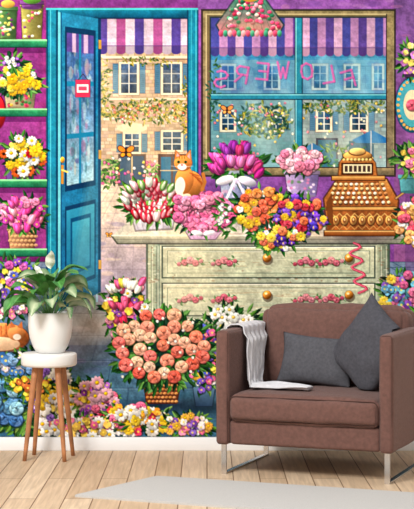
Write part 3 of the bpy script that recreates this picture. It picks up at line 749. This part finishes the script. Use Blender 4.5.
# ================================================================== ARMCHAIR
TH=math.radians(21)
CL=(.038,-.712,0)
ch=empty('armchair',CL,-TH)
Wd=.80; Dp=.67; AT=.058; ZB=.135; ZA=.635; SB=.105; SC=.115
softbox('arm_left',AT,Dp,ZA-ZB,M_up,ch,(AT/2,Dp/2,(ZA+ZB)/2),r=.014,puff=.004,seed=1)
softbox('arm_right',AT,Dp,ZA-ZB,M_up,ch,(Wd-AT/2,Dp/2,(ZA+ZB)/2),r=.014,puff=.004,seed=2)
softbox('seat_base',Wd-2*AT-.002,Dp-.03,SB,M_up,ch,(Wd/2,Dp/2+.003,ZB+SB/2),r=.014,puff=.003,seed=3)
softbox('seat_cushion',Wd-2*AT-.004,.55,SC,M_up,ch,(Wd/2,.55/2-.006,ZB+SB+SC/2),r=.03,puff=.014,wr=.006,seed=4)
softbox('back_frame',Wd-2*AT-.002,.07,.47,M_up,ch,(Wd/2,Dp-.038,ZB+SB+.235),rot=(math.radians(-2),0,0),r=.02,puff=.003,seed=5)
softbox('back_cushion',Wd-2*AT-.006,.15,.375,M_up,ch,(Wd/2,Dp-.135,.350+.182),rot=(math.radians(-8),0,0),r=.045,puff=.02,wr=.008,seed=6)
def ring(x0,x1,z0,z1,y,r=.02):
    P=[]
    for (cx,cz,a0) in ((x1-r,z1-r,0),(x0+r,z1-r,90),(x0+r,z0+r,180),(x1-r,z0+r,270)):
        for k in range(5):
            a=math.radians(a0+k*22.5); P.append((cx+r*math.cos(a),y,cz+r*math.sin(a)))
    return P
tube('piping_left',ring(.004,AT-.004,ZB+.004,ZA-.004,.006,.012),.0022,M_seam,ch,True)
tube('piping_right',ring(Wd-AT+.004,Wd-.004,ZB+.004,ZA-.004,.006,.012),.0022,M_seam,ch,True)
tube('seat_piping',ring(AT+.006,Wd-AT-.006,ZB+SB+.006,ZB+SB+SC-.006,.002,.026),.0022,M_seam,ch,True)
def sled(name,xc):
    w=.012
    bm=bmesh.new()
    def bar(x0,x1,y0,y1,z0,z1):
        r=bmesh.ops.create_cube(bm,size=1)
        for v in r['verts']: v.co=Vector(((x0+x1)/2+v.co.x*(x1-x0),(y0+y1)/2+v.co.y*(y1-y0),(z0+z1)/2+v.co.z*(z1-z0)))
    bar(xc-w,xc+w,.026,.034,0,ZB+.01); bar(xc-w,xc+w,.0341,Dp-.0641,0,.008); bar(xc-w,xc+w,Dp-.064,Dp-.056,0,ZB+.01)
    bmesh.ops.bevel(bm,geom=bm.edges[:],offset=.0012,segments=2,affect='EDGES')
    me=bpy.data.meshes.new(name); bm.to_mesh(me); bm.free(); new_obj(name,me,ch,M_chrome)
sled('leg_frame_left',AT/2); sled('leg_frame_right',Wd-AT/2)
box('under_rail',AT/2,Wd-AT/2,.30,.33,ZB-.012,ZB+.004,M_chrome,ch,bev=.002,seg=2)

# ---------- pillows (squashed against arm and seat where they press on them)
RZ=Matrix.Rotation(-TH,4,'Z'); CM=Matrix.Translation(CL)@RZ
SEAT=ZB+SB+SC+.016
def pillow(name,w,h,t,m,loc,rot,seed=0):
    from mathutils import noise as mn
    n=36; bm=bmesh.new(); top={};bot={}
    M=Matrix.Translation(loc)@Euler(rot,'XYZ').to_matrix().to_4x4(); MI=M.inverted()
    def fit(p):
        q=M@Vector(p)
        if q.z<ZA+.010 and q.x>Wd-AT-.008: q.x=Wd-AT-.008
        if q.z<SEAT: q.z=SEAT
        return MI@q
    for i in range(n+1):
        for j in range(n+1):
            a=-1+2*i/n; c_=-1+2*j/n
            th=t/2*(max(0,(1-abs(a)**2.6))*max(0,(1-abs(c_)**2.6)))**.55
            pin=1-.10*(1-abs(a)**2)*(abs(c_)**3); pin2=1-.10*(1-abs(c_)**2)*(abs(a)**3)
            x=a*w/2*pin2; z=c_*h/2*pin
            wv=.010*mn.noise(Vector((x*14+seed,z*14,seed)))
            e=(i in(0,n)) or (j in (0,n))
            top[i,j]=bm.verts.new(fit((x,-th-(0 if e else wv),z)))
            bot[i,j]=top[i,j] if e else bm.verts.new(fit((x,th-wv,z)))
    for i in range(n):
        for j in range(n):
            bm.faces.new((top[i,j],top[i+1,j],top[i+1,j+1],top[i,j+1]))
            try: bm.faces.new((bot[i,j],bot[i,j+1],bot[i+1,j+1],bot[i+1,j]))
            except ValueError: pass
    me=bpy.data.meshes.new(name); bm.to_mesh(me); bm.free(); smooth(me)
    ob=new_obj(name,me,None,m)
    ob.matrix_world=CM@M
    return ob
R=math.radians
pillow('throw_pillow',.36,.24,.10,M_grey,(.345,.400,.482),(R(-16),R(4),0),1)
pillow('throw_pillow',.37,.34,.12,M_char,(.615,.330,.555),(R(-18),R(-52),R(-8)),5)

# ---------- throw blanket over left arm
def throw():
    from mathutils import noise as mn
    top=ZA+.013; sz=SEAT+.004
    path=[(-.012,.52),(-.013,.57),(-.013,.61),(-.006,top-.006),(.010,top),(.030,top+.001),(.048,top-.001),(.066,top-.008),(.073,.61),(.076,.55),(.080,.50),(.084,.45),(.090,.41),(.108,sz),(.15,sz),(.20,sz+.001),(.25,sz+.001),(.30,sz+.001),(.35,sz),(.39,sz)]
    n=44; vs=[];fs=[]
    L_=len(path); P=[]
    for i in range(L_-1):
        for k in range(3):
            t=k/3; P.append(((path[i][0]*(1-t)+path[i+1][0]*t),(path[i][1]*(1-t)+path[i+1][1]*t)))
    P.append(path[-1]); m=len(P)
    for i,(x,z) in enumerate(P):
        s=i/(m-1)
        y0=.18-.10*max(0,s-.35); y1=.50-.20*max(0,min(1,(s-.35)/.3))-.30*max(0,s-.66)
        for j in range(n+1):
            t=j/n; y=y0+(y1-y0)*t
            f=.013*math.sin(t*15+s*4)+.008*mn.noise(Vector((t*6,s*9,0)))
            if x<.0: vs.append((x-abs(f)*.6,y,z))
            elif z>.60: vs.append((x,y,z+abs(f)*.45))
            elif z>sz+.004: vs.append((x+abs(f)*1.3+.003,y,z))
            else: vs.append((x,y,z+abs(f)*1.1))
    for i in range(m-1):
        for j in range(n):
            a=i*(n+1)+j; fs.append((a,a+1,a+n+2,a+n+1))
    me=bpy.data.meshes.new('throw_blanket'); me.from_pydata(vs,[],fs); smooth(me)
    ob=new_obj('throw_blanket',me,None,M_throw); ob.matrix_world=CM
    md=ob.modifiers.new('thick','SOLIDIFY'); md.thickness=.005; md.offset=0
throw()

# ================================================================== STOOL + PLANT
sx,sy=-.748,-.245
st=empty('plant_stool',(sx,sy,0))
ST=.500
lathe('seat',[(.118,ST-.062),(.128,ST-.058),(.132,ST-.05),(.132,ST-.010),(.129,ST-.003),(.122,ST)],M_stool,st)
for k,a in enumerate((20,110,200,290)):
    a=math.radians(a+18); p0=Vector((.075*math.cos(a),.075*math.sin(a),ST-.06)); p1=Vector((.135*math.cos(a),.135*math.sin(a),.0))
    vs=[];fs=[];n=16
    for i in range(9):
        t=i/8; p=p0.lerp(p1,t); r=.0155*(1-t)+.0095*t
        for q in range(n): vs.append((p.x+r*math.cos(q*6.2832/n),p.y+r*math.sin(q*6.2832/n),p.z))
    for i in range(8):
        for q in range(n): fs.append((i*n+q,(i+1)*n+q,(i+1)*n+(q+1)%n,i*n+(q+1)%n))
    fs.append(tuple(range(n))); fs.append(tuple(8*n+q for q in range(n))[::-1])
    me=bpy.data.meshes.new('leg'); me.from_pydata(vs,[],fs); smooth(me); new_obj('leg_%d'%(k+1),me,st,M_leg)
pl=empty('potted_plant',(sx+.006,sy,ST))
lathe('pot',[(.055,0),(.066,.003),(.082,.03),(.098,.075),(.104,.12),(.105,.155),(.103,.185),(.099,.192),(.095,.190),(.094,.17),(.09,.165)],M_pot,pl)
lathe('soil',[(.02,.168),(.0935,.168),(.092,.176),(.05,.181),(.001,.182)],M_soil,pl)
M_leaf=attr_mat('variegated_leaf','leafcol',.4,.5)
def leaves():
    vs=[];fs=[];cs=[]
    rr=random.Random(11)
    def addleaf(az,L_,w,elev,droop,stem,kind,base):
        n=14; mseg=8; pos=Vector(base); el=elev; d=Vector((math.cos(az),math.sin(az),0)); side=Vector((-math.sin(az),math.cos(az),0))
        tw=rr.uniform(-.6,.6)
        st0=len(vs)
        sp=[pos.copy()]
        for i in range(6):
            pos=pos+(d*math.cos(el)+Vector((0,0,1))*math.sin(el))*(stem/6); sp.append(pos.copy()); el-=.03
        for p in sp:
            for q in range(5):
                a=q*1.2566; vs.append(tuple(p+side*.0022*math.cos(a)+d*.0022*math.sin(a))); cs.append((.10,.26,.06,1))
        for i in range(6):
            for q in range(5): fs.append((st0+i*5+q,st0+i*5+(q+1)%5,st0+(i+1)*5+(q+1)%5,st0+(i+1)*5+q))
        b0=len(vs)
        for i in range(n+1):
            t=i/n
            dirv=d*math.cos(el)+Vector((0,0,1))*math.sin(el)
            up=-d*math.sin(el)+Vector((0,0,1))*math.cos(el)
            hw=w/2*(math.sin(math.pi*min(1,t**.75))**.8 if 0<t<1 else .02)
            sd=side*math.cos(tw)+up*math.sin(tw); u2=up*math.cos(tw)-side*math.sin(tw)
            for j in range(mseg+1):
                s=-1+2*j/mseg
                p=pos+sd*hw*s+u2*(abs(s)**1.3*hw*.38+.003*math.sin(t*14+s))
                vs.append(tuple(p))
                g=Vector((.045,.16,.045)) if kind else Vector((.07,.24,.05))
                cr=Vector((.70,.75,.48))
                e=rr.random()
                if kind==2: c_=Vector((.82,.84,.70)).lerp(g,.08*e)
                elif kind==1: c_=g.lerp(cr,min(1,max(0,(1-abs(s))*1.1-.25+e*.35)) *.75)
                else: c_=g*(1.7 if j==mseg//2 else (.75+.45*e))
                cs.append((*c_,1))
            pos=pos+dirv*(L_/n); el-=droop/n
        for i in range(n):
            for j in range(mseg):
                a=b0+i*(mseg+1)+j; fs.append((a,a+1,a+mseg+2,a+mseg+1))
    NL=32
    for k in range(NL):
        az=k*2.39996+rr.uniform(-.2,.2); q=k/NL
        Lf=.85 if math.sin(az)>.6 else 1
        elev=1.45-.80*q+rr.uniform(-.1,.1)
        addleaf(az,(.13+.05*rr.random())*Lf,.070+.020*rr.random(),elev,1.5+.9*rr.random(),(.16-.095*q),[0,1,0,1,1][k%5],(.03*math.cos(az)*(.3+q),.03*math.sin(az)*(.3+q),.175))
    addleaf(-1.4,.095,.052,1.50,.3,.225,2,(0,0,.175))
    addleaf(2.7,.07,.035,1.35,.3,.19,2,(0,0,.175))
    me=bpy.data.meshes.new('foliage'); me.from_pydata(vs,[],fs); smooth(me)
    at=me.color_attributes.new('leafcol','FLOAT_COLOR','POINT'); at.data.foreach_set('color',[x for c_ in cs for x in c_])
    new_obj('foliage',me,pl,M_leaf)
leaves()

# ================================================================== LIGHT
w=bpy.data.worlds.new('world'); scene.world=w; w.use_nodes=True
w.node_tree.nodes['Background'].inputs[0].default_value=(.97,.98,1,1); w.node_tree.nodes['Background'].inputs[1].default_value=.56
def area(name,loc,target,size,power,colr=(1,1,1)):
    l=bpy.data.lights.new(name,'AREA'); l.shape='SQUARE'; l.size=size; l.energy=power; l.color=colr
    o=bpy.data.objects.new(name,l); scene.collection.objects.link(o); o.location=loc
    o.rotation_euler=(Vector(target)-Vector(loc)).to_track_quat('-Z','Y').to_euler()
area('softbox_light',(-1.9,-4.4,3.8),(0,0,.8),1.5,300,(1,.985,.96))

# ================================================================== CAMERA
cd=bpy.data.cameras.new('camera'); cam=bpy.data.objects.new('camera',cd); scene.collection.objects.link(cam)
cam.location=(0,-DW,CAMH); cam.rotation_euler=(math.pi/2,0,0)
cd.sensor_fit='HORIZONTAL'; cd.sensor_width=36; cd.lens=36*1500/414; cd.shift_y=-28.5/414
cd.clip_start=.05; cd.clip_end=50
scene.camera=cam
